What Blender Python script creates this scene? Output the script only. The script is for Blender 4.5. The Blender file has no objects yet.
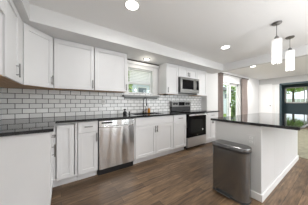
import bpy, bmesh, math, random
from mathutils import Vector, Matrix
random.seed(7)
sc = bpy.context.scene
COL = sc.collection
R = math.radians

# ---------------------------------------------------------------- camera
cam = bpy.data.objects.new('camera', bpy.data.cameras.new('camera'))
COL.objects.link(cam)
cam.location = (0, 0, 1.156)
cam.rotation_euler = (R(90), 0, -0.607)
cam.data.sensor_width = 36
cam.data.lens = 133.4 / 308 * 36
cam.data.shift_y = 0.2 / 308
cam.data.clip_start = 0.02
sc.camera = cam

# ---------------------------------------------------------------- light
sc.view_settings.view_transform = 'Standard'
sc.view_settings.look = 'None'
sc.view_settings.gamma = 1
sc.view_settings.use_curve_mapping = False
sc.view_settings.exposure = 0.0
sc.cycles.max_bounces = 10
sc.cycles.diffuse_bounces = 6
sc.cycles.sample_clamp_indirect = 6
w = bpy.data.worlds.new('sky'); sc.world = w; w.use_nodes = True
bg = w.node_tree.nodes['Background']
bg.inputs[0].default_value = (0.86, 0.93, 1.0, 1)
bg.inputs[1].default_value = 2.0
sun = bpy.data.objects.new('sun', bpy.data.lights.new('sun', 'SUN'))
COL.objects.link(sun)
sun.data.energy = 2.5; sun.data.angle = R(3); sun.data.color = (1, 0.97, 0.9)
sun.rotation_euler = (R(38), 0, R(25))

def area(name, loc, rot, sx, sy, power, col=(1, 1, 1)):
    l = bpy.data.lights.new(name, 'AREA'); l.shape = 'RECTANGLE'; l.size = sx; l.size_y = sy
    l.energy = power; l.color = col
    o = bpy.data.objects.new(name, l); COL.objects.link(o); o.location = loc; o.rotation_euler = rot
    return o
# unseen room behind the viewer: area lamps added as window light and ceiling fill
WIN_BACK = [(2.0, 4.0), (5.2, 8.2)]
for a, b in WIN_BACK:
    area('window_fill', ((a + b) / 2, -3.12, 1.25), (R(105), 0, 0), b - a - .1, 1.9, 12 * (b - a), (0.93, 0.975, 1.0))  # added lamp inside each unseen window, brightens the room
area('ceiling_fill', (1.9, -1.5, 0.95), (R(180), 0, 0), 1.6, 1.2, 100, (.98, .99, 1))  # added fill aimed upward to brighten the ceiling, no lamp stands here
DOWN_K = [(0.70, 1.47), (2.85, 1.46), (0.70, -0.6), (2.85, -0.9), (0.70, -2.3), (2.85, -2.4)]
DOWN_D = [(5.58, 1.885), (7.6, 1.8), (5.35, -.6), (7.6, -.6)]
P_DOWN = 7.2
P_DOWN_D = 42.0
P_PEND = 3.0

# ---------------------------------------------------------------- helpers
def tag(o, label=None, cat=None, group=None, kind=None):
    if label: o['label'] = label
    if cat: o['category'] = cat
    if group: o['group'] = group
    if kind: o['kind'] = kind
    return o

def thing(name, label, cat, loc=(0, 0, 0), rotz=0, group=None):
    o = bpy.data.objects.new(name, None); COL.objects.link(o)
    o.location = loc; o.rotation_euler = (0, 0, rotz); o.empty_display_size = .1
    return tag(o, label, cat, group)

class MB:
    """collects shapes into one bmesh"""
    def __init__(self): self.bm = bmesh.new()
    def box(self, x0, x1, y0, y1, z0, z1, bev=0):
        t = bmesh.new()
        bmesh.ops.create_cube(t, size=1)
        for v in t.verts:
            v.co = Vector(((x0 + x1) / 2 + v.co.x * (x1 - x0), (y0 + y1) / 2 + v.co.y * (y1 - y0), (z0 + z1) / 2 + v.co.z * (z1 - z0)))
        if bev: bmesh.ops.bevel(t, geom=t.edges[:], offset=bev, segments=2, affect='EDGES', profile=.5)
        self._add(t); return self
    def _add(self, t):
        me = bpy.data.meshes.new('tmp'); t.to_mesh(me); t.free()
        self.bm.from_mesh(me); bpy.data.meshes.remove(me)
    def cyl(self, p0, p1, r, r2=None, n=20):
        p0 = Vector(p0); p1 = Vector(p1); r2 = r if r2 is None else r2
        d = p1 - p0; t = bmesh.new()
        bmesh.ops.create_cone(t, cap_ends=True, segments=n, radius1=r, radius2=r2, depth=d.length)
        q = Vector((0, 0, 1)).rotation_difference(d.normalized())
        for v in t.verts: v.co = q @ v.co + (p0 + p1) / 2
        self._add(t); return self
    def tube(self, pts, r, n=12):
        pts = [Vector(p) for p in pts]; rings = []; up = Vector((0, 0, 1))
        for i, p in enumerate(pts):
            a = pts[max(i - 1, 0)]; b = pts[min(i + 1, len(pts) - 1)]
            d = (b - a).normalized()
            ref = Vector((1, 0, 0)) if abs(d.x) < .9 else Vector((0, 1, 0))
            if i == 0: u = d.cross(ref).normalized()
            else: u = (u - d * u.dot(d)).normalized()
            v = d.cross(u)
            rings.append([self.bm.verts.new(p + (u * math.cos(k * 2 * math.pi / n) + v * math.sin(k * 2 * math.pi / n)) * r) for k in range(n)])
        for i in range(len(rings) - 1):
            for k in range(n):
                self.bm.faces.new((rings[i][k], rings[i][(k + 1) % n], rings[i + 1][(k + 1) % n], rings[i + 1][k]))
        self.bm.faces.new(rings[0][::-1]); self.bm.faces.new(rings[-1]); return self
    def lathe(self, prof, cx, cy, n=28):
        rings = [[self.bm.verts.new((cx + r * math.cos(k * 2 * math.pi / n), cy + r * math.sin(k * 2 * math.pi / n), z)) for k in range(n)] for r, z in prof]
        for i in range(len(rings) - 1):
            for k in range(n):
                self.bm.faces.new((rings[i][k], rings[i][(k + 1) % n], rings[i + 1][(k + 1) % n], rings[i + 1][k]))
        self.bm.faces.new(rings[0][::-1]); self.bm.faces.new(rings[-1]); return self
    def prism(self, poly, z0, z1):
        a = [self.bm.verts.new((x, y, z0)) for x, y in poly]; b = [self.bm.verts.new((x, y, z1)) for x, y in poly]
        n = len(poly)
        self.bm.faces.new(a[::-1]); self.bm.faces.new(b)
        for k in range(n): self.bm.faces.new((a[k], a[(k + 1) % n], b[(k + 1) % n], b[k]))
        return self
    def put(self, name, mat, parent=None, smooth=False, off=(0, 0, 0)):
        bmesh.ops.recalc_face_normals(self.bm, faces=self.bm.faces[:])
        me = bpy.data.meshes.new(name)
        if off != (0, 0, 0): bmesh.ops.translate(self.bm, verts=self.bm.verts[:], vec=off)
        self.bm.to_mesh(me); self.bm.free()
        if smooth:
            for p in me.polygons: p.use_smooth = True
            me.set_sharp_from_angle(angle=R(35))
        o = bpy.data.objects.new(name, me); COL.objects.link(o)
        if mat: me.materials.append(mat)
        if parent: o.parent = parent
        return o

def copy_tree(o, parent=None):
    c = o.copy(); COL.objects.link(c); c.parent = parent
    for ch in list(o.children): copy_tree(ch, c)
    return c

def struct(mb, name, mat, label=None, parent=None):
    o = mb.put(name, mat, parent)
    if not parent: tag(o, label, None, None, 'structure')
    return o

# ---------------------------------------------------------------- materials
def mat(name, col, rough=.5, metal=0, spec=None, bump=None, **kw):
    m = bpy.data.materials.new(name); m.use_nodes = True
    nt = m.node_tree; b = nt.nodes['Principled BSDF']
    b.inputs['Base Color'].default_value = (*col, 1)
    b.inputs['Roughness'].default_value = rough
    b.inputs['Metallic'].default_value = metal
    if spec is not None: b.inputs['Specular IOR Level'].default_value = spec
    for k, v in kw.items(): b.inputs[k.replace('_', ' ')].default_value = v
    if bump:   # (scale, strength, stretch)
        tc = nt.nodes.new('ShaderNodeTexCoord'); mp = nt.nodes.new('ShaderNodeMapping')
        n = nt.nodes.new('ShaderNodeTexNoise'); bp = nt.nodes.new('ShaderNodeBump')
        mp.inputs['Scale'].default_value = bump[2]; n.inputs['Scale'].default_value = bump[0]; n.inputs['Detail'].default_value = 4
        bp.inputs['Strength'].default_value = bump[1]; bp.inputs['Distance'].default_value = bump[3] if len(bump) > 3 else .01
        n.inputs['Detail'].default_value = 1 if len(bump) > 3 else 4
        nt.links.new(tc.outputs['Object'], mp.inputs[0]); nt.links.new(mp.outputs[0], n.inputs[0])
        nt.links.new(n.outputs[0], bp.inputs['Height']); nt.links.new(bp.outputs[0], b.inputs['Normal'])
    return m
def noisy(m, c1, c2, scale, stretch=(1, 1, 1), lo=.35, hi=.65, detail=4):
    nt = m.node_tree; b = nt.nodes['Principled BSDF']
    tc = nt.nodes.new('ShaderNodeTexCoord'); mp = nt.nodes.new('ShaderNodeMapping')
    n = nt.nodes.new('ShaderNodeTexNoise'); r = nt.nodes.new('ShaderNodeValToRGB')
    mp.inputs['Scale'].default_value = stretch; n.inputs['Scale'].default_value = scale; n.inputs['Detail'].default_value = detail
    r.color_ramp.elements[0].position = lo; r.color_ramp.elements[1].position = hi
    r.color_ramp.elements[0].color = (*c1, 1); r.color_ramp.elements[1].color = (*c2, 1)
    nt.links.new(tc.outputs['Object'], mp.inputs[0]); nt.links.new(mp.outputs[0], n.inputs[0])
    nt.links.new(n.outputs[0], r.inputs[0]); nt.links.new(r.outputs[0], b.inputs['Base Color'])
    return m
def emit(name, col, s):
    m = mat(name, col, .5)
    b = m.node_tree.nodes['Principled BSDF']
    b.inputs['Emission Color'].default_value = (*col, 1); b.inputs['Emission Strength'].default_value = s
    return m

M = {}
M['wall'] = mat('wall_paint', (.70, .70, .70), .7, bump=(60, .05, (1, 1, 1)))
M['ceiling'] = mat('ceiling_paint', (.88, .88, .875), .8, bump=(7, .25, (1, 2.5, 1)))
M['trim'] = mat('white_trim', (.80, .80, .79), .4)
M['cab'] = noisy(mat('cabinet_white_paint', (.73, .73, .735), .38), (.72, .72, .725), (.74, .74, .745), 3)
M['wood'] = noisy(mat('cabinet_underside_wood', (.36, .2, .1), .5), (.46, .25, .11), (.62, .38, .19), 6, (1, 8, 1))
M['granite'] = noisy(mat('black_granite', (.01, .01, .01), .05), (.006, .006, .007), (.05, .05, .052), 160, lo=.5, hi=.78, detail=2)
M['door_white'] = mat('bright_white_door_paint', (.88, .88, .88), .35)
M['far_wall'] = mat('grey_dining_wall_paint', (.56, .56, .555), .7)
M['plate_grey'] = mat('outlet_plate', (.62, .62, .61), .4)
M['handle'] = mat('brushed_nickel', (.27, .265, .26), .36, 1)
M['steel'] = noisy(mat('stainless_steel', (.6, .6, .6), .24, 1, bump=(4.5, 1.0, (1, 1, .16), .05)), (.74, .74, .74), (.84, .84, .84), 8, (1, 1, 60))
M['steel_mid'] = noisy(mat('stainless_steel_appliance', (.3, .3, .3), .36, 1), (.22, .218, .212), (.30, .297, .29), 8, (1, 1, 60))
M['steel_range'] = mat('satin_steel', (.62, .62, .62), .42, 1)
M['steel_dark'] = noisy(mat('brushed_dark_steel', (.25, .25, .25), .17, .93), (.24, .25, .255), (.29, .30, .31), 10, (60, 60, 1))
M['steel_lid'] = mat('polished_steel_lid', (.24, .237, .235), .25, 1)
M['black_glass'] = mat('black_glass', (.004, .004, .005), .08, spec=.1)
M['black'] = mat('black_enamel', (.012, .012, .013), .3)
M['dark'] = mat('dark_grey_plastic', (.05, .05, .052), .4)
M['window_glass_dark'] = mat('oven_window_glass', (.012, .012, .013), .1, spec=.12)
M['white_plastic'] = mat('white_plastic', (.78, .78, .77), .35)
M['amber'] = mat('amber_soap', (.75, .33, .05), .15, Transmission_Weight=.3)
M['clear'] = mat('clear_plastic', (.55, .5, .5), .15, Transmission_Weight=.5)
M['red'] = mat('dull_red_plastic', (.30, .08, .07), .4)
M['teal'] = mat('teal_wall_paint', (.052, .088, .105), .5)
M['curtain'] = noisy(mat('taupe_fabric', (.33, .25, .235), .9), (.27, .225, .21), (.34, .29, .272), 20, (1, 1, 6))
M['bronze'] = mat('dark_bronze', (.03, .026, .024), .4, .6)
M['blind'] = mat('white_blind_slat', (.85, .85, .84), .5)
M['grass'] = noisy(mat('lawn_grass', (.2, .3, .06), .9), (.16, .26, .05), (.34, .42, .12), 3)
M['leaf'] = noisy(mat('green_leaves', (.15, .25, .04), .7), (.22, .36, .07), (.50, .62, .22), 2)
M['leaf2'] = noisy(mat('dark_green_leaves', (.1, .17, .05), .7), (.14, .22, .08), (.36, .46, .18), 2)
M['bark'] = noisy(mat('bark', (.12, .09, .06), .9), (.08, .06, .04), (.18, .13, .1), 12, (1, 1, .2))
M['siding'] = mat('house_siding', (.72, .77, .86), .7)
M['roof'] = mat('roof_shingles', (.12, .12, .12), .9)
M['house_glass'] = mat('house_window_glass', (.14, .17, .20), .1)
M['bulb'] = emit('pendant_glow', (1, .97, .92), 1.8)
M['lamp'] = emit('downlight_lens', (1, .97, .92), 9.0)
M['shade'] = mat('frosted_crystal_glass', (.95, .95, .95), .3, Transmission_Weight=.55)
M['shade'].node_tree.nodes['Principled BSDF'].inputs['Emission Color'].default_value = (1, .98, .95, 1)
M['shade'].node_tree.nodes['Principled BSDF'].inputs['Emission Strength'].default_value = .12

def glass_mat():
    m = bpy.data.materials.new('window_glass'); m.use_nodes = True; nt = m.node_tree
    for n in list(nt.nodes):
        if n.type == 'BSDF_PRINCIPLED': nt.nodes.remove(n)
    out = nt.nodes['Material Output']
    tr = nt.nodes.new('ShaderNodeBsdfTransparent'); tr.inputs[0].default_value = (.96, .98, .97, 1)
    gl = nt.nodes.new('ShaderNodeBsdfGlossy'); gl.inputs['Roughness'].default_value = .02
    mx = nt.nodes.new('ShaderNodeMixShader'); mx.inputs[0].default_value = .05
    nt.links.new(tr.outputs[0], mx.inputs[1]); nt.links.new(gl.outputs[0], mx.inputs[2])
    nt.links.new(mx.outputs[0], out.inputs[0]); return m
M['glass'] = glass_mat()
M['sill'] = mat('grey_stone_sill', (.24, .25, .245), .35)
def translucent(name, col, f):
    m = bpy.data.materials.new(name); m.use_nodes = True; nt = m.node_tree
    nt.nodes.remove(nt.nodes['Principled BSDF'])
    d = nt.nodes.new('ShaderNodeBsdfDiffuse'); t = nt.nodes.new('ShaderNodeBsdfTranslucent'); x = nt.nodes.new('ShaderNodeMixShader')
    d.inputs[0].default_value = (*col, 1); t.inputs[0].default_value = (*col, 1); x.inputs[0].default_value = f
    nt.links.new(d.outputs[0], x.inputs[1]); nt.links.new(t.outputs[0], x.inputs[2]); nt.links.new(x.outputs[0], nt.nodes['Material Output'].inputs[0])
    return m
M['blind'] = translucent('white_blind_slat', (.93, .93, .93), .6)
M['frost'] = mat('frosted_lite', (.8, .82, .82), .35)

def brick_mat(name, c1, c2, mortar, bw, rh, ms, off, rot, loc, rough, bump=.4, offset=.5, wood=False):
    m = bpy.data.materials.new(name); m.use_nodes = True; nt = m.node_tree; b = nt.nodes['Principled BSDF']
    tc = nt.nodes.new('ShaderNodeTexCoord'); mp = nt.nodes.new('ShaderNodeMapping'); mp.vector_type = 'POINT'
    mp.inputs['Rotation'].default_value = rot; mp.inputs['Location'].default_value = loc
    br = nt.nodes.new('ShaderNodeTexBrick'); br.offset = offset; br.inputs['Scale'].default_value = 1
    br.inputs['Brick Width'].default_value = bw; br.inputs['Row Height'].default_value = rh
    br.inputs['Mortar Size'].default_value = ms; br.inputs['Mortar Smooth'].default_value = .1; br.inputs['Bias'].default_value = 0
    br.inputs['Color1'].default_value = (*c1, 1); br.inputs['Color2'].default_value = (*c2, 1); br.inputs['Mortar'].default_value = (*mortar, 1)
    nt.links.new(tc.outputs['Object'], mp.inputs[0]); nt.links.new(mp.outputs[0], br.inputs[0])
    src = br.outputs['Color']
    bp = nt.nodes.new('ShaderNodeBump'); bp.inputs['Strength'].default_value = bump; bp.inputs['Distance'].default_value = .003; bp.invert = True
    nt.links.new(br.outputs['Fac'], bp.inputs['Height']); nt.links.new(bp.outputs[0], b.inputs['Normal'])
    if wood:
        mp2 = nt.nodes.new('ShaderNodeMapping'); mp2.inputs['Scale'].default_value = (1.8, 17, 1)
        n = nt.nodes.new('ShaderNodeTexNoise'); n.inputs['Scale'].default_value = 2.2; n.inputs['Detail'].default_value = 7; n.inputs['Roughness'].default_value = .65
        nt.links.new(tc.outputs['Object'], mp2.inputs[0]); nt.links.new(mp2.outputs[0], n.inputs[0])
        rp = nt.nodes.new('ShaderNodeValToRGB'); rp.color_ramp.elements[0].position = .3; rp.color_ramp.elements[1].position = .7
        rp.color_ramp.elements[0].color = (.30, .28, .26, 1); rp.color_ramp.elements[1].color = (1.85, 1.80, 1.72, 1)
        mx = nt.nodes.new('ShaderNodeMix'); mx.data_type = 'RGBA'; mx.blend_type = 'MULTIPLY'; mx.inputs[0].default_value = 1
        nt.links.new(n.outputs[0], rp.inputs[0]); nt.links.new(src, mx.inputs[6]); nt.links.new(rp.outputs[0], mx.inputs[7]); src = mx.outputs[2]
    nt.links.new(src, b.inputs['Base Color'])
    b.inputs['Roughness'].default_value = rough
    return m
M['floor'] = brick_mat('oak_plank_floor', (.085, .052, .029), (.185, .120, .070), (.02, .012, .008), .95, .105, .002, .37, (0, 0, 0), (0, 0, 0), .42, .3, .37, True)
M['tile'] = brick_mat('grey_white_subway_tile', (.76, .765, .76), (.88, .885, .88), (.10, .10, .098), .156, .0762, .0042, .5, (R(-90), 0, 0), (.02, 0, 0), .12)

# ---------------------------------------------------------------- room shell
XL, XR, YB, YA = -0.706, 9.2, -3.2, 2.814
ZC, ZD, ZS = 2.335, 2.45, 2.132
struct(MB().box(XL - .15, 12, YB - .15, YA + .15, -.1, 0), 'floor', M['floor'], 'brown wood plank floor')
struct(MB().box(XL - .15, 4.09, YB - .15, YA + .15, ZC, ZC + .3), 'ceiling', M['ceiling'], 'white textured kitchen ceiling')
struct(MB().box(4.21, 12, YB - .15, YA + .15, ZD, ZD + .2), 'ceiling_dining', M['ceiling'], 'white dining area ceiling beyond the header')
struct(MB().box(XL - .15, XL, YB - .15, YA + .15, 0, ZC), 'wall_left', M['wall'], 'white wall behind the left cabinet run')

def wall_y(name, y0, y1, x0, x1, z1, holes, label):
    """wall in the xz plane with rectangular holes (x0,x1,z0,z1)"""
    mb = MB(); xs = sorted({x0, x1, *[h[0] for h in holes], *[h[1] for h in holes]})
    for a, b in zip(xs, xs[1:]):
        hs = [h for h in holes if h[0] <= a and h[1] >= b]
        if not hs: mb.box(a, b, y0, y1, 0, z1)
        else:
            h = hs[0]
            if h[2] > 0: mb.box(a, b, y0, y1, 0, h[2])
            if h[3] < z1: mb.box(a, b, y0, y1, h[3], z1)
    return struct(mb, name, M['wall'], label)
KW = (1.24, 1.90, 1.33, 1.96)
SD = (5.25, 6.80, 0.0, 2.0)
wall_y('wall_back', YA, YA + .15, XL - .15, XR + .15, 2.6, [KW, SD], 'white wall holding the sink window and patio door')
wall_y('wall_front', YB - .15, YB, XL - .15, XR + .15, 2.6, [(a, b, .25, 2.25) for a, b in WIN_BACK], 'white wall behind the viewer')
# far wall with doorway opening to the teal room
mb = MB(); OY0, OY1, OZ = 0.2, 1.93, 2.09
mb.box(XR, XR + .12, OY1, YA, 0, 2.6); mb.box(XR, XR + .12, YB, OY0, 0, 2.6); mb.box(XR, XR + .12, OY0, OY1, OZ, 2.6)
struct(mb, 'wall_right', M['far_wall'], 'white wall at the far end of the dining area')
TX = 10.6
mb = MB(); ty0, ty1, tz0, tz1 = 1.13, 2.02, 1.13, 2.02
mb.box(TX, TX + .12, ty1, 2.4, 0, 2.45); mb.box(TX, TX + .12, -1, ty0, 0, 2.45)
mb.box(TX, TX + .12, ty0, ty1, 0, tz0); mb.box(TX, TX + .12, ty0, ty1, tz1, 2.45)
mb.box(XR + .12, TX, 2.28, 2.4, 0, 2.45); mb.box(XR + .12, TX, -1, -.88, 0, 2.45)
mb.box(XR + .10, XR + .13, 1.93, 2.3, 0, 2.45)
struct(mb, 'wall_teal', M['teal'], 'dark teal walls of the room beyond the opening')
# teal casing round the opening
mb = MB(); mb.box(XR - .02, XR + .14, OY1 - .05, OY1 + .03, 0, OZ + .03); mb.box(XR - .02, XR + .14, OY0, OY1, OZ - .03, OZ + .05)
struct(mb, 'trim_2', M['teal'], 'dark teal casing round the far opening')

# soffits and header
mb = MB(); mb.box(XL, 4.09, 2.15, YA, ZS, ZC); mb.box(XL, -.31, YB, 2.15, ZS, ZC)
struct(mb, 'trim_3', M['wall'], 'white ceiling soffit over the wall cabinets')
struct(MB().box(4.09, 4.21, YB, YA, ZS, ZD), 'trim_4', M['wall'], 'white ceiling header between kitchen and dining area')
struct(MB().box(3.905, 4.09, 2.594, YA, 0, ZS).box(4.09, 4.21, 2.594, YA, 0, ZS).box(4.21, 4.56, 2.594, YA, 0, ZD), 'wall_stub', M['wall'], 'white wall end beside the last wall cabinet')
# baseboards
struct(MB().box(4.56, 5.17, YA - .015, YA, 0, .1), 'baseboard_back', M['trim'], 'white baseboard')
struct(MB().box(6.9, XR, YA - .015, YA, 0, .1), 'baseboard_back_right', M['trim'], 'white baseboard beyond the patio door')
# tile backsplash (world-coordinate mesh so the courses start at the counter)
mb = MB()
mb.box(XL + .008, 3.905, YA - .008, YA, 0, 1.372 - .914)
mb.box(1.082, 2.09, YA - .008, YA, 1.372 - .914, 1.40 - .914)
o = mb.put('trim_1', M['tile']); o.location.z = .914
tag(o, 'grey white glazed subway tile backsplash with grey grout', None, None, 'structure')
mb = MB(); mb.box(0, .008, 1.58, YA, 0, 1.372 - .914)
o = struct(mb, 'trim_5', None, 'grey white subway tile on the left wall'); o.location = (XL, 0, .914)
mt2 = brick_mat('subway_tile_left', (.76, .765, .76), (.88, .885, .88), (.10, .10, .098), .156, .0762, .0042, .5, (0, 0, 0), (0, 0, 0), .12)
nt = mt2.node_tree; cmb = nt.nodes.new('ShaderNodeCombineXYZ'); sep = nt.nodes.new('ShaderNodeSeparateXYZ')
tcn = [n for n in nt.nodes if n.type == 'TEX_COORD'][0]; brn = [n for n in nt.nodes if n.type == 'TEX_BRICK'][0]
nt.links.new(tcn.outputs['Object'], sep.inputs[0]); nt.links.new(sep.outputs['Y'], cmb.inputs['X']); nt.links.new(sep.outputs['Z'], cmb.inputs['Y'])
nt.links.new(cmb.outputs[0], brn.inputs[0]); o.data.materials.append(mt2)

# ---- kitchen window
x0, x1, z0, z1 = KW
mb = MB()
mb.box(x0 - .10, x0, YA - .02, YA - .001, z0, z1 + .10); mb.box(x1, x1 + .13, YA - .02, YA - .001, z0, z1 + .10)
mb.box(x0, x1, YA - .02, YA - .001, z1, z1 + .10)
mb.box(x1 + .02, x1 + .05, YA - .03, YA - .02, z0, z1 + .08)
win = struct(mb, 'window_1', M['trim'], 'white framed sash window over the sink')
f = MB()
for a, b, c, d, yy in ((x0, x1, z0, 1.645, YA + .05), (x0, x1, 1.60, z1, YA + .08)):
    f.box(a, a + .035, yy, yy + .03, c, d); f.box(b - .035, b, yy, yy + .03, c, d)
    f.box(a, b, yy, yy + .03, c, c + .045); f.box(a, b, yy - .004, yy + .03, d - .05, d)
struct(f, 'window_frame', M['trim'], parent=win)
struct(MB().box(x0 + .03, x1 - .03, YA + .06, YA + .066, z0 + .03, 1.61), 'window_pane', M['glass'], parent=win)
struct(MB().box(x0 + .03, x1 - .03, YA + .09, YA + .096, 1.63, z1 - .04), 'window_pane', M['glass'], parent=win)
struct(MB().box(1.10, 2.06, 2.715, YA - .001, 1.285, 1.33, .004), 'window_sill', M['sill'], parent=win)
struct(MB().box(1.14, 2.04, 2.775, YA - .009, 1.245, 1.285, .004), 'window_apron', M['sill'], parent=win)

bl = thing('window_blind', 'white slatted blind over upper half of sink window', 'blind', (1.57, YA + .03, 1.94))
MB().box(-.30, .30, -.02, .02, -.02, .015).put('headrail', M['blind'], bl)
mb = MB()
for k in range(8):
    z = -.04 - k * .036
    t = bmesh.new(); bmesh.ops.create_cube(t, size=1)
    for v in t.verts: v.co = Matrix.Rotation(R(58), 4, 'X') @ Vector((v.co.x * .585, v.co.y * .040, v.co.z * .003)) + Vector((0.005, 0, z))
    mb._add(t)
mb.put('slats', M['blind'], bl)
MB().box(-.29, .29, -.012, .012, -.335, -.318).put('bottom_rail', M['blind'], bl)

va = thing('valance_board', 'long narrow white valance board over the sink window', 'valance', (1.57, 2.77, 2.04))
MB().box(-.42, .50, -.022, -.002, 0, .062, .004).put('board', M['trim'], va)
for bx in (-.36, .43): MB().box(bx, bx + .03, -.002, .043, .01, .05).put('bracket', M['bronze'], va)
MB().box(-.42, .50, -.016, .043, .066, .088).put('rail', M['bronze'], va)  # dark strip imitating the shadow gap between board and soffit

# ---- patio door
x0, x1, z0, z1 = SD
mb = MB()
mb.box(x0 - .08, x0, YA - .02, YA - .001, 0, z1 + .09); mb.box(x1, x1 + .09, YA - .02, YA - .001, 0, z1 + .09); mb.box(x0, x1, YA - .02, YA - .001, z1, z1 + .09)
door = struct(mb, 'door_1', M['trim'], 'white framed sliding glass patio door')
f = MB()
for a, b, yy in ((x0, 6.02, YA + .03), (5.82, x1, YA + .08)):
    f.box(a, a + .09, yy, yy + .04, .02, z1); f.box(b - .13, b, yy, yy + .04, .02, z1)
    f.box(a, b, yy, yy + .04, .02, .10); f.box(a, b, yy, yy + .04, z1 - .09, z1)
struct(f, 'door_frame', M['trim'], parent=door)
struct(MB().box(x0 + .08, 5.90, YA + .045, YA + .051, .09, z1 - .08), 'door_pane', M['glass'], parent=door)
struct(MB().box(5.90, x1 - .12, YA + .095, YA + .101, .09, z1 - .08), 'door_pane', M['glass'], parent=door)
struct(MB().box(5.93, 5.95, YA - .005, YA + .03, .95, 1.15), 'door_handle', M['bronze'], parent=door)

# ---- far wall doors + teal window
mb = MB(); xf = XR
mb.box(xf - .02, xf, 2.16, 2.24, 0, 2.10); mb.box(xf - .02, xf, 2.72, 2.80, 0, 2.16); mb.box(xf - .02, xf, 2.24, 2.72, 2.08, 2.16)
d2 = struct(mb, 'door_2', M['trim'], 'plain white door in the far dining corner')
mb = MB(); mb.box(xf - .03, xf - .002, 2.24, 2.72, .01, 2.08)
for a, b in ((.2, .95), (1.1, 1.95)): mb.box(xf - .036, xf - .03, 2.32, 2.64, a, b)
struct(mb, 'door_leaf', M['door_white'], parent=d2)
struct(MB().cyl((xf - .08, 2.30, 1.0), (xf - .03, 2.30, 1.0), .025), 'door_handle', M['handle'], parent=d2)
mb = MB(); mb.box(xf - .05, xf - .002, 1.95, 2.01, .01, 2.1); mb.box(xf - .05, xf - .002, 2.10, 2.16, .01, 2.1)
mb.box(xf - .05, xf - .002, 2.0, 2.11, 2.0, 2.1); mb.box(xf - .05, xf - .002, 2.0, 2.11, .01, .2)
d3 = struct(mb, 'door_3', M['trim'], 'narrow white sidelight panel beside the teal opening')
mb = MB(); mb.box(xf - .03, xf - .02, 2.0, 2.11, .2, 2.0)
for k in range(5): mb.box(xf - .04, xf - .02, 2.0, 2.11, .5 + k * .3, .52 + k * .3)
struct(mb, 'door_pane', M['frost'], parent=d3)
mb = MB()
mb.box(TX - .02, TX + .1, ty0, ty0 + .05, tz0, tz1); mb.box(TX - .02, TX + .1, ty1 - .06, ty1, tz0, tz1)
mb.box(TX - .02, TX + .1, ty0, ty1, tz0, tz0 + .06); mb.box(TX - .02, TX + .1, ty0, ty1, tz1 - .05, tz1)
mb.box(TX - .02, TX + .1, ty0 + .12, ty0 + .15, tz0, tz1)
w2 = struct(mb, 'window_2', M['trim'], 'white framed window in the teal room')
struct(MB().box(TX + .03, TX + .036, ty0, ty1, tz0, tz1), 'window_pane', M['glass'], parent=w2)
# windows behind the viewer
for a, b in WIN_BACK:
    mb = MB(); n = max(2, round((b - a) / .9))
    for k in range(n + 1):
        xx = a + (b - a) * k / n; mb.box(xx - .04, xx + .04, YB - .1, YB - .04, .25, 2.25)
    mb.box(a, b, YB - .1, YB - .04, .25, .32); mb.box(a, b, YB - .1, YB - .04, 2.18, 2.25); mb.box(a, b, YB - .1, YB - .04, 1.2, 1.25)
    struct(mb, 'window_3', M['trim'], 'white framed window behind the viewer')

# ---------------------------------------------------------------- cabinets
def handle(parent, x, z, L=.13, vert=True, y=-.02):
    mb = MB(); yy = y - .028
    if vert:
        mb.cyl((x, yy, z - L / 2), (x, yy, z + L / 2), .008, n=10)
        for s in (-1, 1): mb.cyl((x, y, z + s * L * .32), (x, yy, z + s * L * .32), .0045, n=8)
    else:
        mb.cyl((x - L / 2, yy, z), (x + L / 2, yy, z), .008, n=10)
        for s in (-1, 1): mb.cyl((x + s * L * .32, y, z), (x + s * L * .32, yy, z), .0045, n=8)
    return mb.put('handle', M['handle'], parent, True)

def shaker(x0, x1, z0, z1, fr=.058, th=.02, rec=.012):
    mb = MB(); t = bmesh.new()
    mb.box(x0, x0 + fr, -th, 0, z0, z1, .0012); mb.box(x1 - fr, x1, -th, 0, z0, z1, .0012)
    mb.box(x0 + fr, x1 - fr, -th, 0, z0, z0 + fr, .0012); mb.box(x0 + fr, x1 - fr, -th, 0, z1 - fr, z1, .0012)
    mb.box(x0 + fr - .003, x1 - fr + .003, -th + rec, -.001, z0 + fr - .003, z1 - fr + .003)
    return mb

def cabinet(name, label, cat, loc, rotz, w, depth, z0, z1, fronts, group=None, toe=False, underside=False, body=None):
    """local frame: carcass front at y=0 facing -y, x along the width"""
    r = thing(name, label, cat, loc, rotz, group)
    mb = MB()
    if body: body(mb)
    elif toe:
        mb.box(.001, w - .001, 0, depth, .10, z1); mb.box(.001, w - .001, .06, depth, 0, .10)
    else: mb.box(.004, w - .004, 0, depth, z0, z1)
    mb.put('carcass', M['cab'], r)
    if underside: MB().box(.004, w - .004, -.002, depth, z0 - .006, z0).put('underside', M['wood'], r)
    for f in fronts:
        k, a, b, c, d = f[:5]
        if k == 'door': p = shaker(a, b, c, d).put('door', M['cab'], r)
        elif k == 'flat': p = MB().box(a, b, -.02, 0, c, d, .0015).put('panel', M['cab'], r)
        else: p = MB().box(a, b, -.02, 0, c, d, .0015).put('drawer', M['cab'], r)
        for h in f[5:]:
            handle(p, *h)
    return r

ZT = .884
G = .0025
YF = 2.22
D = YA - YF - .002
DT, DB = .872, .715    # drawer top and bottom
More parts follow.
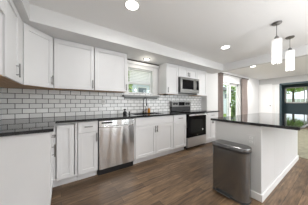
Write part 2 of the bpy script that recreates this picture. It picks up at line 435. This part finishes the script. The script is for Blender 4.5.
# base cabinets on the back wall
def corner_body(mb):
    # open-fronted carcass so the wide reveal beside the door shows its dark inside
    mb.box(.001, .64, 0, D, .10, ZT); mb.box(.64, .87, .05, D, .10, ZT); mb.box(.64, .87, 0, .05, ZT - .02, ZT)
    mb.box(.64, .87, 0, .05, .10, .13); mb.box(.866, .895, 0, .05, .10, ZT); mb.box(.87, .895, .05, D, .10, ZT)
    mb.box(.001, .895, .06, D, 0, .10)
cabinet('base_cabinet', 'white corner base cabinet with a single full height shaker door', 'cabinet', (XL + .002, YF, 0), 0, .897, D, 0, ZT,
        [('door', .652, .852, .112, .852)], body=corner_body)
cabinet('base_cabinet', 'narrow white base cabinet left of the dishwasher', 'cabinet', (.193, YF, 0), 0, .277, D, 0, ZT,
        [('drawer', .006, .272, DB, DT, (.14, .80, .11, False)), ('door', .006, .272, .112, DB - .006, (.252, .63, .13, True))], toe=True)
cabinet('base_cabinet', 'wide white sink cabinet with two shaker doors', 'cabinet', (1.100, YF, 0), 0, .955, D, 0, ZT,
        [('drawer', .02, .94, DB, DT), ('door', .02, .4755, .112, DB - .006, (.452, .63, .13, True)), ('door', .4795, .94, .112, DB - .006, (.50, .63, .13, True))],
        body=lambda mb: (mb.box(.001, .03, 0, D, .10, ZT), mb.box(.925, .954, 0, D, .10, ZT), mb.box(.03, .925, 0, .04, .10, ZT), mb.box(.03, .925, .04, D, .10, .13),
                         mb.box(.03, .925, D - .02, D, .13, .6), mb.box(.001, .954, .06, D, 0, .10)))
cabinet('base_cabinet', 'narrow white base cabinet between sink cabinet and range', 'cabinet', (2.056, YF, 0), 0, .424, D, 0, ZT,
        [('drawer', .006, .418, DB, DT, (.21, .80, .13, False)), ('door', .006, .418, .112, DB - .006, (.395, .63, .13, True))], toe=True)
cabinet('base_cabinet', 'white base cabinet right of the range', 'cabinet', (3.262, YF, 0), 0, .625, D, 0, ZT,
        [('drawer', .006, .618, DB, DT, (.31, .80, .13, False)), ('door', .006, .310, .112, DB - .006, (.285, .63, .13, True)), ('door', .314, .618, .112, DB - .006, (.34, .63, .13, True))], toe=True)
# left run along the left wall: fronts face +x
def left_body(mb):
    mb.box(.001, .59, 0, .594, .10, ZT); mb.box(.001, .59, .06, .594, 0, .10)
lb = cabinet('base_cabinet', 'white base cabinet with plain grey white end panel at far left', 'cabinet', (-.11, 1.625, 0), R(90), .59, .594, 0, ZT,
             [('drawer', .006, .56, DB, DT, (.27, .775, .13, False)), ('door', .006, .56, .112, DB - .006, (.30, .60, .14, True))], body=left_body)
MB().box(-.018, 0, -.022, .594, 0, ZT).put('end_panel', M['cab'], lb)
MB().box(-.022, -.018, -.022, .008, .0, ZT - .01).put('edge_strip', M['cab'], lb)

# wall cabinets, left wall
UB = 1.378
UZ = ZS - .001
cabinet('wall_cabinet', 'white wall cabinet on the left wall with bar handle', 'cabinet', (-.396, 1.58, 0), R(90), .62, .306, UB, UZ,
        [('door', .005, .45, UB - .004, UZ - .02, (.325, 1.485, .14, True)), ('flat', .453, .617, UB - .004, UZ - .02)], underside=True)
cabinet('wall_cabinet', 'white wall cabinet at the left picture edge nearest the viewer', 'cabinet', (-.396, .90, 0), R(90), .648, .306, UB, UZ,
        [('flat', .005, .675, 1.868, UZ - .02), ('door', .005, .625, UB - .004, 1.842, (.06, 1.49, .14, True))], underside=True,
        body=lambda mb: (mb.box(.004, .60, 0, .306, UB, UZ), mb.box(.60, .675, 0, .306, 1.868, UZ), mb.box(.60, .675, .28, .306, UB, 1.868)))
# diagonal corner wall cabinet
r = thing('wall_cabinet', 'white diagonal corner wall cabinet', 'cabinet', (-.39, 2.218, 0), R(45))
inv = Matrix.Rotation(-R(45), 3, 'Z')
def loc2(x, y):
    v = inv @ Vector((x + .39, y - 2.218, 0)); return (v.x, v.y)
poly = [loc2(XL + .003, 2.203), loc2(-.39, 2.203), loc2(-.39, 2.218), loc2(-.11, 2.498), loc2(-.098, 2.498), loc2(-.098, YA - .003), loc2(XL + .003, YA - .003)]
MB().prism(poly, UB, UZ).put('carcass', M['cab'], r)
MB().prism([(x * .99, y * .99) for x, y in poly], UB - .006, UB).put('underside', M['wood'], r)
dd = shaker(.008, .388, UB - .004, UZ - .02).put('door', M['cab'], r)
handle(dd, .360, 1.485, .13, True)

YU = 2.504
DU = YA - YU - .002
cabinet('wall_cabinet', 'white wall cabinet right of the diagonal corner unit', 'cabinet', (-.096, YU, 0), 0, .566, DU, UB, UZ,
        [('door', .006, .560, UB - .004, UZ - .02, (.537, 1.47, .14, True))], underside=True)
cabinet('wall_cabinet', 'white wall cabinet left of the sink window', 'cabinet', (.471, YU, 0), 0, .611, DU, UB, UZ,
        [('door', .006, .605, UB - .004, UZ - .02, (.582, 1.46, .12, True))], underside=True)
cabinet('wall_cabinet', 'white wall cabinet between sink window and microwave', 'cabinet', (2.088, YU, 0), 0, .411, DU, UB, UZ,
        [('door', .006, .405, UB - .004, UZ - .02, (.05, 1.47, .13, True))], underside=True)
cabinet('wall_cabinet', 'short white two door wall cabinet above microwave', 'cabinet', (2.50, YU, 0), 0, .759, DU, 1.83, UZ,
        [('door', .004, .377, 1.832, UZ - .02, (.352, 1.925, .11, True)), ('door', .381, .755, 1.832, UZ - .02, (.408, 1.925, .11, True))])
cabinet('wall_cabinet', 'white wall cabinet right of the microwave', 'cabinet', (3.26, YU, 0), 0, .488, DU, UB, UZ,
        [('door', .006, .484, UB - .004, UZ - .02)], underside=True)

# ---------------------------------------------------------------- worktops
ct = thing('countertop', 'polished black granite L-shaped countertop with sink opening', 'countertop', (XL, 1.57, ZT))
ox, oy, oz = XL, 1.57, ZT
SX0, SX1, SY0, SY1 = 1.22, 1.88, 2.32, 2.68
mb = MB(); T0, T1 = ZT + .0005, .914
YC = 2.17
mb.box(XL + .001, -.06, 1.57, YC, T0, T1)
mb.box(XL + .001, SX0, YC, YA - .009, T0, T1)
mb.box(SX1, 2.481, YC, YA - .009, T0, T1)
mb.box(SX0, SX1, YC, SY0, T0, T1); mb.box(SX0, SX1, SY1, YA - .009, T0, T1)
o = mb.put('slab', M['granite'], ct, off=(-ox, -oy, -oz))
ct2 = thing('countertop', 'short black granite countertop right of the range', 'countertop', (3.26, YC, ZT))
mb = MB(); mb.box(3.26, 3.90, YC, YA - .009, T0, T1)
mb.put('slab', M['granite'], ct2, off=(-3.26, -YC, -ZT))
sk = thing('sink', 'undermount stainless steel sink below window', 'sink', (1.55, 2.5, .66))
mb = MB(); hx, hy = .322, .172
mb.box(-hx, hx, -hy, hy, 0, .01); mb.box(-hx, -hx + .01, -hy, hy, 0, .222); mb.box(hx - .01, hx, -hy, hy, 0, .222); mb.box(-hx, hx, -hy, -hy + .01, 0, .222); mb.box(-hx, hx, hy - .01, hy, 0, .222)
mb.put('basin', M['steel'], sk)
MB().cyl((0, 0, .01), (0, 0, .014), .045).put('drain', M['dark'], sk, True)

fa = thing('faucet', 'dark gooseneck faucet behind the sink', 'faucet', (1.60, 2.735, .914))
MB().lathe([(.026, 0), (.026, .008), (.018, .02), (.016, .05)], 0, 0).put('base', M['bronze'], fa, True)
pts = [(0, 0, .04), (0, 0, .29)] + [(0, -.07 + .07 * math.cos(t), .29 + .07 * math.sin(t)) for t in [R(a) for a in range(20, 181, 20)]] + [(0, -.14, .22)]
MB().tube(pts, .008).put('spout', M['bronze'], fa, True)
MB().cyl((0, -.14, .17), (0, -.14, .225), .015).put('spray_head', M['bronze'], fa, True)
MB().tube([(.014, 0, .05), (.04, -.01, .065), (.075, -.02, .10)], .006).put('lever', M['bronze'], fa, True)

bt = thing('soap_bottle', 'amber liquid soap bottle behind the sink', 'bottle', (1.75, 2.735, .914))
MB().lathe([(.030, 0), (.034, .006), (.034, .075), (.028, .098), (.012, .11), (.012, .118)], 0, 0).put('bottle', M['amber'], bt, True)
mb = MB(); mb.cyl((0, 0, .118), (0, 0, .132), .015); mb.cyl((0, 0, .132), (0, 0, .15), .004); mb.box(-.01, .01, -.045, .01, .148, .158, .003)
mb.put('pump', M['white_plastic'], bt, True)
b2 = thing('soap_bottle', 'small clear bottle with red cap beside the faucet', 'bottle', (1.67, 2.74, .914))
MB().lathe([(.018, 0), (.021, .005), (.021, .06), (.010, .075), (.010, .08)], 0, 0).put('bottle', M['clear'], b2, True)
MB().cyl((0, 0, .08), (0, 0, .1), .012).put('cap', M['red'], b2, True)
j = thing('jar', 'squat black jar with knob lid left of the sink', 'jar', (1.075, 2.60, .914))
MB().lathe([(.032, 0), (.040, .01), (.040, .045), (.030, .058)], 0, 0).put('body', M['black'], j, True)
MB().lathe([(.034, .057), (.014, .070), (.010, .085), (.026, .092), (.026, .110), (.018, .115)], 0, 0).put('lid', M['black'], j, True)
j = thing('bottle_stopper', 'tiny black knob shaped stopper beside the black jar', 'stopper', (1.175, 2.60, .914))
MB().lathe([(.018, 0), (.019, .012), (.010, .02), (.010, .03), (.018, .04), (.016, .055), (.006, .06)], 0, 0).put('body', M['black'], j, True)
j = thing('under_cabinet_light', 'small black fixture under wall cabinet right of window', 'light', (2.16, 2.60, 1.345))
MB().box(-.04, .04, -.05, .05, .0, .026, .004).put('housing', M['black'], j)
MB().box(-.03, .03, -.04, .04, -.004, .0).put('lens', M['dark'], j)

# ---------------------------------------------------------------- dishwasher
dw = thing('dishwasher', 'stainless steel dishwasher under black countertop', 'dishwasher', (.472, 2.185, 0))
W = .62
MB().box(.004, W - .004, .03, .60, .10, .87).put('tub', M['black'], dw)
mb = MB(); mb.box(.010, W - .008, 0, .03, .105, .77, .004); mb.put('door', M['steel'], dw)
cp = MB().box(.010, W - .008, 0, .03, .775, .868, .004).put('control_panel', M['steel'], dw)
MB().box(.045, .215, -.002, .002, .822, .848).put('display', M['black'], cp)
pts = [(.03 + .56 * t, -.012 - .030 * math.sin(math.pi * t), .785 - .022 * math.sin(math.pi * t)) for t in [i / 16 for i in range(17)]]
MB().tube(pts, .011).put('handle', M['steel'], dw, True)
MB().box(.008, W - .006, .05, .09, 0, .10).put('toe_kick', M['black'], dw)

# ---------------------------------------------------------------- range
rg = thing('range', 'freestanding stainless and black electric range', 'range', (2.486, 2.175, 0))
W = .766
MB().box(.003, W - .003, .045, .62, .03, .90).put('body', M['black'], rg)
MB().box(0, W, .0, .63, .902, .925, .004).put('cooktop', M['black_glass'], rg)
for cx, cy, rr in ((.2, .2, .1), (.57, .2, .08), (.2, .45, .08), (.57, .45, .1)):
    MB().lathe([(rr, .9252), (rr, .9258), (rr - .003, .9258)], cx, cy).put('burner_ring', M['dark'], rg)
dr = MB().box(.012, W - .012, 0, .044, .30, .875, .004).put('oven_door', M['black_glass'], rg)
MB().box(.12, W - .15, -.002, .004, .40, .74, .002).put('oven_window', M['window_glass_dark'], dr)
mb = MB(); mb.box(.03, W - .03, -.055, -.03, .835, .872, .006)
for xx in (.06, W - .06): mb.box(xx - .012, xx + .012, -.035, .002, .842, .866)
mb.put('handle', M['steel'], dr)
MB().cyl((.60, -.003, .46), (.60, .001, .46), .016).put('sticker', M['white_plastic'], dr, True)
MB().box(.36, .40, -.003, .001, .335, .345).put('badge', M['steel'], dr)
MB().box(.012, W - .012, 0, .044, .065, .293, .004).put('drawer', M['steel_range'], rg)
for xx in (.05, W - .05):
    for yy in (.08, .55): MB().cyl((xx, yy, 0), (xx, yy, .03), .015, n=10).put('foot', M['black'], rg, True)
bgd = MB().box(.0, W, .545, .63, .925, 1.045).put('backguard', M['black'], rg)
cpn = MB().box(.0, W, .53, .63, 1.045, 1.195, .004).put('control_panel', M['steel_mid'], bgd)
mb = MB().box(.25, .48, .524, .531, 1.075, 1.175, .002)
mb.put('display', M['black_glass'], cpn)
for xx in (.07, .165, .56, .655):
    MB().cyl((xx, .505, 1.128), (xx, .531, 1.128), .034, .038, n=20).put('knob', M['black'], cpn, True)

# ---------------------------------------------------------------- microwave
mw = thing('microwave', 'stainless over-the-range microwave with black window', 'microwave', (2.502, 2.405, 1.42))
W, H = .756, .405
MB().box(0, W, .035, .405, 0, H).put('body', M['black'], mw)
dr = MB().box(0, .60, 0, .034, .045, H, .004).put('door', M['steel_mid'], mw)
MB().box(.06, .50, -.002, .002, .095, H - .06, .002).put('window', M['black_glass'], dr)
pts = [(.56, -.008 - .035 * math.sin(math.pi * t), .07 + .30 * t) for t in [i / 10 for i in range(11)]]
MB().tube(pts, .012).put('handle', M['steel_mid'], dr, True)
fp = MB().box(.603, W, 0, .034, .045, H, .004).put('control_panel', M['steel_mid'], mw)
MB().box(.62, W - .03, -.002, .002, .09, H - .05).put('keypad', M['black_glass'], fp)
MB().box(0, W, .004, .05, 0, .042, .003).put('vent_grille', M['steel_mid'], mw)

# ---------------------------------------------------------------- island
isl = thing('kitchen_island', 'white kitchen island with white front panel and baseboard', 'island', (2.94, .84, 0))
IX0, IX1, IY0, IY1 = 1.917, 3.96, .570, 1.14
def isl_put(mb, n, m, p=isl): return mb.put(n, m, p, off=(-2.94, -.84, 0))
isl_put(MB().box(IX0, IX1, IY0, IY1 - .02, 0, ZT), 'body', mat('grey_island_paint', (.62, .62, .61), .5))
mb = MB()
n = 4
for k in range(n):
    a = IX0 + (IX1 - IX0) * k / n; b = IX0 + (IX1 - IX0) * (k + 1) / n
    mb.box(a + .0008, b - .0008, IY0 - .006, IY0, .0, ZT - .001)
isl_put(mb, 'front_panel', M['cab'])
mb = MB(); mb.box(IX0 - .014, IX1 + .01, IY0 - .020, IY0 - .006, 0, .085, .003); isl_put(mb, 'baseboard', M['trim'])
mb = MB(); mb.box(IX0 - .014, IX0, IY0 - .006, IY1 - .08, 0, .085, .003); isl_put(mb, 'baseboard', M['trim'])
for k in range(4):
    a = IX0 + .01 + k * .507
    d = shaker(a, a + .50, .112, DB - .006)
    bmesh.ops.rotate(d.bm, verts=d.bm.verts[:], cent=(a + .25, 0, 0), matrix=Matrix.Rotation(math.pi, 3, 'Z'))
    bmesh.ops.translate(d.bm, verts=d.bm.verts[:], vec=(0, IY1 - .02, 0))
    isl_put(d, 'door', M['cab'])
    isl_put(MB().box(a, a + .50, IY1 - .02, IY1, DB, DT, .0015), 'drawer', M['cab'])
cti = thing('countertop', 'polished black granite slab on the kitchen island', 'countertop', (2.94, .73, ZT))
MB().box(1.90 - 2.94, 4.05 - 2.94, .255 - .73, 1.20 - .73, .0005, .030, .003).put('slab', M['granite'], cti)

def outlet(label, loc, rotz):
    r = thing('outlet', label, 'outlet', loc, rotz)
    pm = M['plate_grey']
    MB().box(-.036, .036, -.006, 0, -.058, .058, .002).put('plate', pm, r)
    for s in (-1, 1):
        q = MB().box(-.017, .017, -.009, -.005, s * .025 - .014, s * .025 + .014, .002).put('socket', M['white_plastic'], r)
        MB().box(-.008, -.005, -.0095, -.008, s * .025 - .005, s * .025 + .006).box(.005, .008, -.0095, -.008, s * .025 - .005, s * .025 + .006).put('slot', M['dark'], q)
    return r
outlet('white outlet on the end of the kitchen island', (IX0, .665, .70), -R(90))
outlet('white outlet in the tile above the dishwasher', (.70, YA - .008, 1.18), 0)

# ---------------------------------------------------------------- trash can
tr = thing('trash_can', 'brushed steel step trash can beside the island', 'trash can', (1.768, .828, 0))
def rrect(hx, hy, r, n=10):
    out = []; q = r * .35
    for cx, cy, a0, rr in ((hx - q, hy - q, 0, q), (-hx + q, hy - q, 90, q), (-hx + r, -hy + r, 180, r), (hx - r, -hy + r, 270, r)):
        for k in range(n + 1):
            a = R(a0 + 90 * k / n); out.append((cx + rr * math.cos(a), cy + rr * math.sin(a)))
    return out
def loft(levels):
    mb = MB(); rings = []
    for hx, hy, r, z in levels: rings.append([mb.bm.verts.new((x, y, z)) for x, y in rrect(hx, hy, r)])
    n = len(rings[0])
    for i in range(len(rings) - 1):
        for k in range(n): mb.bm.faces.new((rings[i][k], rings[i][(k + 1) % n], rings[i + 1][(k + 1) % n], rings[i + 1][k]))
    mb.bm.faces.new(rings[0][::-1]); mb.bm.faces.new(rings[-1]); return mb
loft([(.100, .205, .09, .025), (.100, .205, .09, .575)]).put('body', M['steel_dark'], tr, True)
loft([(.097, .202, .088, 0), (.102, .207, .092, .004), (.102, .207, .092, .028)]).put('base', M['dark'], tr, True)
loft([(.102, .207, .092, .578), (.106, .211, .095, .586), (.106, .211, .095, .600)]).put('rim', M['dark'], tr, True)
loft([(.106, .211, .095, .601), (.106, .211, .095, .624), (.103, .208, .092, .632), (.094, .199, .085, .636)]).put('lid', M['steel_lid'], tr, True)
mb = MB(); mb.box(-.135, -.095, -.05, .14, .018, .032, .005); mb.put('pedal', M['steel_lid'], tr)

# ---------------------------------------------------------------- lights
def pendant(loc, label):
    r = thing('pendant_light', label, 'pendant light', loc, 0, 'pendant lights over the island')
    MB().lathe([(.060, 0), (.060, -.012), (.050, -.022), (.012, -.028)], 0, 0).put('canopy', M['handle'], r, True)
    MB().cyl((0, 0, -.022), (0, 0, -.215), .0035, n=8).put('cord', M['dark'], r)
    MB().lathe([(.012, -.195), (.022, -.205), (.030, -.245), (.052, -.252)], 0, 0).put('socket_cap', M['handle'], r, True)
    mb = MB(); n = 26
    for k in range(n):
        a = 2 * math.pi * k / n; c, s = math.cos(a), math.sin(a)
        L = .60 - (.0, .030, .012, .045)[k % 4]
        mb.cyl((.053 * c, .053 * s, -.250), (.053 * c, .053 * s, -L), .0066, .0045, n=6)
    mb.put('lamp_shade', M['shade'], r, True)
    MB().lathe([(.012, -.25), (.026, -.28), (.034, -.34), (.034, -.48), (.02, -.52)], 0, 0).put('bulb', M['bulb'], r, True)
    l = bpy.data.lights.new('pendant_lamp', 'POINT'); l.energy = P_PEND; l.color = (1, .985, .96); l.shadow_soft_size = .06
    lo = bpy.data.objects.new('pendant_lamp', l); COL.objects.link(lo); lo.location = (loc[0], loc[1], loc[2] - .62)
pendant((2.61, .585, ZC), 'white glass pendant lamp nearer to the viewer')
pendant((3.37, .575, ZC), 'white glass pendant lamp farther from the viewer')

dlk = None
def downlight(x, y, z, p, label, k):
    r = thing('ceiling_light', label, 'ceiling light', (x, y, z), 0, 'recessed ceiling lights')
    MB().lathe([(.092, 0), (.090, -.006), (.078, -.008)], 0, 0).put('trim_ring', M['white_plastic'], r, True)
    MB().lathe([(.076, -.006), (.075, -.010), (.05, -.0105)], 0, 0).put('lens', M['lamp'], r, True)
    l = bpy.data.lights.new('downlight_lamp', 'AREA'); l.shape = 'DISK'; l.size = .14; l.energy = p; l.color = (1, .985, .96)
    lo = bpy.data.objects.new('downlight_lamp', l); COL.objects.link(lo); lo.location = (x, y, z - .014)
labs = ['recessed round ceiling light above the dishwasher aisle', 'recessed round ceiling light in front of the range']
for i, (x, y) in enumerate(DOWN_K):
    if i < 2: downlight(x, y, ZC, P_DOWN, labs[i], i)
    else:
        l = bpy.data.lights.new('downlight_lamp', 'AREA'); l.shape = 'DISK'; l.size = .14; l.energy = P_DOWN; l.color = (1, .985, .96)
        lo = bpy.data.objects.new('downlight_lamp', l); COL.objects.link(lo); lo.location = (x, y, ZC - .014)
for i, (x, y) in enumerate(DOWN_D):
    if i < 1: downlight(x, y, ZD, P_DOWN_D, 'recessed round ceiling light beyond the header', i)
    else:
        l = bpy.data.lights.new('downlight_lamp', 'AREA'); l.shape = 'DISK'; l.size = .14; l.energy = P_DOWN_D; l.color = (1, .985, .96)
        lo = bpy.data.objects.new('downlight_lamp', l); COL.objects.link(lo); lo.location = (x, y, ZD - .014)
pk = thing('puck_light', 'small round light in the soffit over the sink', 'ceiling light', (1.56, 2.53, ZS))
MB().lathe([(.075, 0), (.073, -.012), (.055, -.016)], 0, 0).put('trim_ring', M['handle'], pk, True)
MB().lathe([(.054, -.014), (.051, -.020), (.03, -.021)], 0, 0).put('lens', M['lamp'], pk, True)
l = bpy.data.lights.new('puck_lamp', 'POINT'); l.energy = 1.3; l.color = (1, .93, .82); l.shadow_soft_size = .05
lo = bpy.data.objects.new('puck_lamp', l); COL.objects.link(lo); lo.location = (1.56, 2.53, ZS - .075)

rug = thing('area_rug', 'olive beige rug on the dining floor past the island', 'rug', (6.7, .3, 0))
MB().box(-2.55, 2.0, -1.6, 1.0, 0, .008, .003).put('pile', noisy(mat('olive_rug', (.3, .28, .2), .95), (.17, .16, .11), (.24, .225, .165), 9), rug)
MB().box(-2.58, -2.55, -1.6, 1.0, 0, .007).put('border', mat('rug_border', (.2, .18, .12), .95), rug)
# ---------------------------------------------------------------- curtains
def curtain(label, x0, x1):
    r = thing('curtain', label, 'curtain', ((x0 + x1) / 2, 2.72, 0), 0, 'curtains at the patio door')
    bm = bmesh.new(); n = 60; hw = (x1 - x0) / 2; fr = []; bk = []
    zs = [.03 + 2.24 * i / 12 for i in range(13)]
    grid = []
    for z in zs:
        row = []
        sq = 1 - .08 * math.sin(math.pi * z / 2.27)
        for k in range(n + 1):
            t = k / n
            row.append(bm.verts.new(((-hw + 2 * hw * t) * sq, .035 * math.sin(t * math.pi * 2 * 5.0) + .008 * math.sin(z * 3 + t * 9), z)))
        grid.append(row)
    for i in range(12):
        for k in range(n): bm.faces.new((grid[i][k], grid[i][k + 1], grid[i + 1][k + 1], grid[i + 1][k]))
    mb = MB(); mb.bm.free(); mb.bm = bm
    p = mb.put('fabric', M['curtain'], r, True)
    sol = p.modifiers.new('thickness', 'SOLIDIFY'); sol.thickness = .004
    for k in range(6):
        x = -hw + 2 * hw * (k + .5) / 6
        MB().tube([(x, .022 * math.cos(R(a)), 2.29 + .022 * math.sin(R(a))) for a in range(0, 361, 30)], .003, 6).put('curtain_ring', M['bronze'], r, True)
curtain('taupe curtain hanging left of the patio door', 4.72, 5.12)
curtain('taupe curtain hanging right of the patio door', 6.78, 7.35)
cr = thing('curtain_rod', 'dark bronze curtain rod above the patio door', 'curtain rod', (6.05, 2.72, 2.29))
MB().cyl((-1.38, 0, 0), (1.36, 0, 0), .012).put('rod', M['bronze'], cr, True)
for s in (-1.40, 1.38): MB().lathe([(.012, -.035), (.034, -.02), (.036, .02), (.012, .035)], s, 0).put('finial', M['bronze'], cr, True)
for s in (-1.2, 1.2): MB().box(s - .01, s + .01, -.005, .093, -.01, .01).put('bracket', M['bronze'], cr)

# ---------------------------------------------------------------- outside
struct(MB().box(-20, 60, YA + .15, 40, -.4, -.15), 'ground', M['grass'], 'green lawn outside')
struct(MB().box(12, 60, -30, YA + .15, -.4, -.15), 'ground_side', M['grass'], 'green lawn outside the far window')
struct(MB().box(4.4, 8.5, YA + .15, 5.2, -.15, -.08), 'patio', mat('patio_concrete', (.42, .41, .40), .9), 'pale concrete patio outside the door')

hs = thing('neighbour_house', 'pale neighbour house seen through the kitchen window', 'house', (9.5, 8.2, -.15))
mb = MB(); mb.box(-6.3, 7.6, 0, 5, 0, 2.75)
mb.put('wall', M['siding'], hs)
mb = MB()
for k in range(16): mb.box(-6.32, 7.62, -.02, 0, .05 + k * .168, .19 + k * .168)
mb.put('siding', M['siding'], hs)
t = MB(); t.bm.free(); t.bm = bmesh.new()
v = [t.bm.verts.new(c) for c in ((-6.7, -.5, 2.7), (8.0, -.5, 2.7), (8.0, 5.5, 2.7), (-6.7, 5.5, 2.7), (-6.7, 2.5, 4.1), (8.0, 2.5, 4.1))]
for f in ((0, 1, 5, 4), (2, 3, 4, 5), (0, 4, 3), (1, 2, 5), (0, 3, 2, 1)): t.bm.faces.new([v[i] for i in f])
t.put('roof', M['roof'], hs)
for a, b in ((-5.15, -4.5), (-1.5, -.3), (6.3, 7.0)):
    f_ = MB().box(a - .08, b + .08, -.05, -.02, 1.72, 2.42).put('window', M['trim'], hs)
    MB().box(a, b, -.06, -.05, 1.80, 2.34).put('pane', M['house_glass'], f_)

def tree(name, label, cat, loc, rx, rz, zc, n, m, trunk_r=.08, leaf=.09, group=None, seed=1):
    rnd = random.Random(seed)
    r = thing(name, label, cat, loc, 0, group)
    bm = bmesh.new()
    for _ in range(n):
        while True:
            p = Vector((rnd.uniform(-1, 1), rnd.uniform(-1, 1), rnd.uniform(-1, 1)))
            if p.length < 1: break
        p = p * (p.length ** -.35 if p.length > .05 else 1)
        bump = 1 + .18 * math.sin(p.x * 7 + seed) * math.cos(p.z * 6)
        c = Vector((p.x * rx * bump, p.y * rx * bump, zc + p.z * rz * bump))
        s = leaf * rnd.uniform(.6, 1.3)
        q = Matrix.Rotation(rnd.uniform(0, 6.28), 3, 'Z') @ Matrix.Rotation(rnd.uniform(-1.2, 1.2), 3, 'X')
        vs = [bm.verts.new(c + q @ Vector(k)) for k in ((-s, 0, 0), (0, -s * .5, 0), (s, 0, .01), (0, s * .5, 0))]
        bm.faces.new(vs)
    mb = MB(); mb.bm.free(); mb.bm = bm
    mb.put('foliage', m, r)
    mb = MB(); mb.cyl((0, 0, 0), (0, 0, zc), trunk_r, trunk_r * .5, n=10)
    for k in range(5):
        a = k * 1.26; mb.cyl((0, 0, zc * .7), (rx * .6 * math.cos(a), rx * .6 * math.sin(a), zc + rz * .3), trunk_r * .4, trunk_r * .1, n=6)
    mb.put('trunk', M['bark'], r)
fn = thing('garden_fence', 'pale board fence outside the teal room window', 'fence', (21, 2, -.15))
mb = MB()
for k in range(30): mb.box(0, .03, -5 + k * .34, -5 + k * .34 + .32, 0, 1.75)
mb.put('boards', mat('pale_fence_paint', (.75, .74, .74), .7), fn)
MB().box(.03, .08, -5, 5.2, .3, .4).put('rail', M['trim'], fn); MB().box(.03, .08, -5, 5.2, 1.3, 1.4).put('rail', M['trim'], fn)
tree('shrub', 'tall narrow green shrub outside the kitchen window', 'shrub', (2.03, 4.7, -.15), .17, 1.4, 1.7, 1400, M['leaf'], .03, .07, seed=3)
for i, (x, y, rx, rz, zc, m, lab) in enumerate((
        (20.6, 8.8, 1.6, 1.9, 2.6, 'leaf', 'bright green tree beyond the patio door'),
        (15.0, 6.3, .7, .8, .6, 'leaf2', 'low dark shrub in front of the neighbour house'),
        (25.5, 15.5, 3.0, 3.0, 3.6, 'leaf2', 'large dark tree deep in the garden'),
)):
    tree('tree' if i != 1 else 'shrub', lab, 'tree' if i != 1 else 'shrub', (x, y, -.15), rx, rz, zc, 2600 if i != 1 else 900, M[m], .12, .16, 'garden plants beyond the patio door', seed=i + 5)
for i, (x, y, rx, rz, zc, m, lab) in enumerate((
        (15.5, 2.45, 1.2, .9, 3.05, 'leaf', 'light green tree seen through the teal room window'),
        (19.0, 0.6, 1.5, 1.2, 3.3, 'leaf2', 'darker tree at the right side of the teal room window'),
)):
    tree('tree', lab, 'tree', (x, y, -.15), rx, rz, zc, 2200, M[m], .1, .14, 'trees outside the teal room', seed=i + 15)
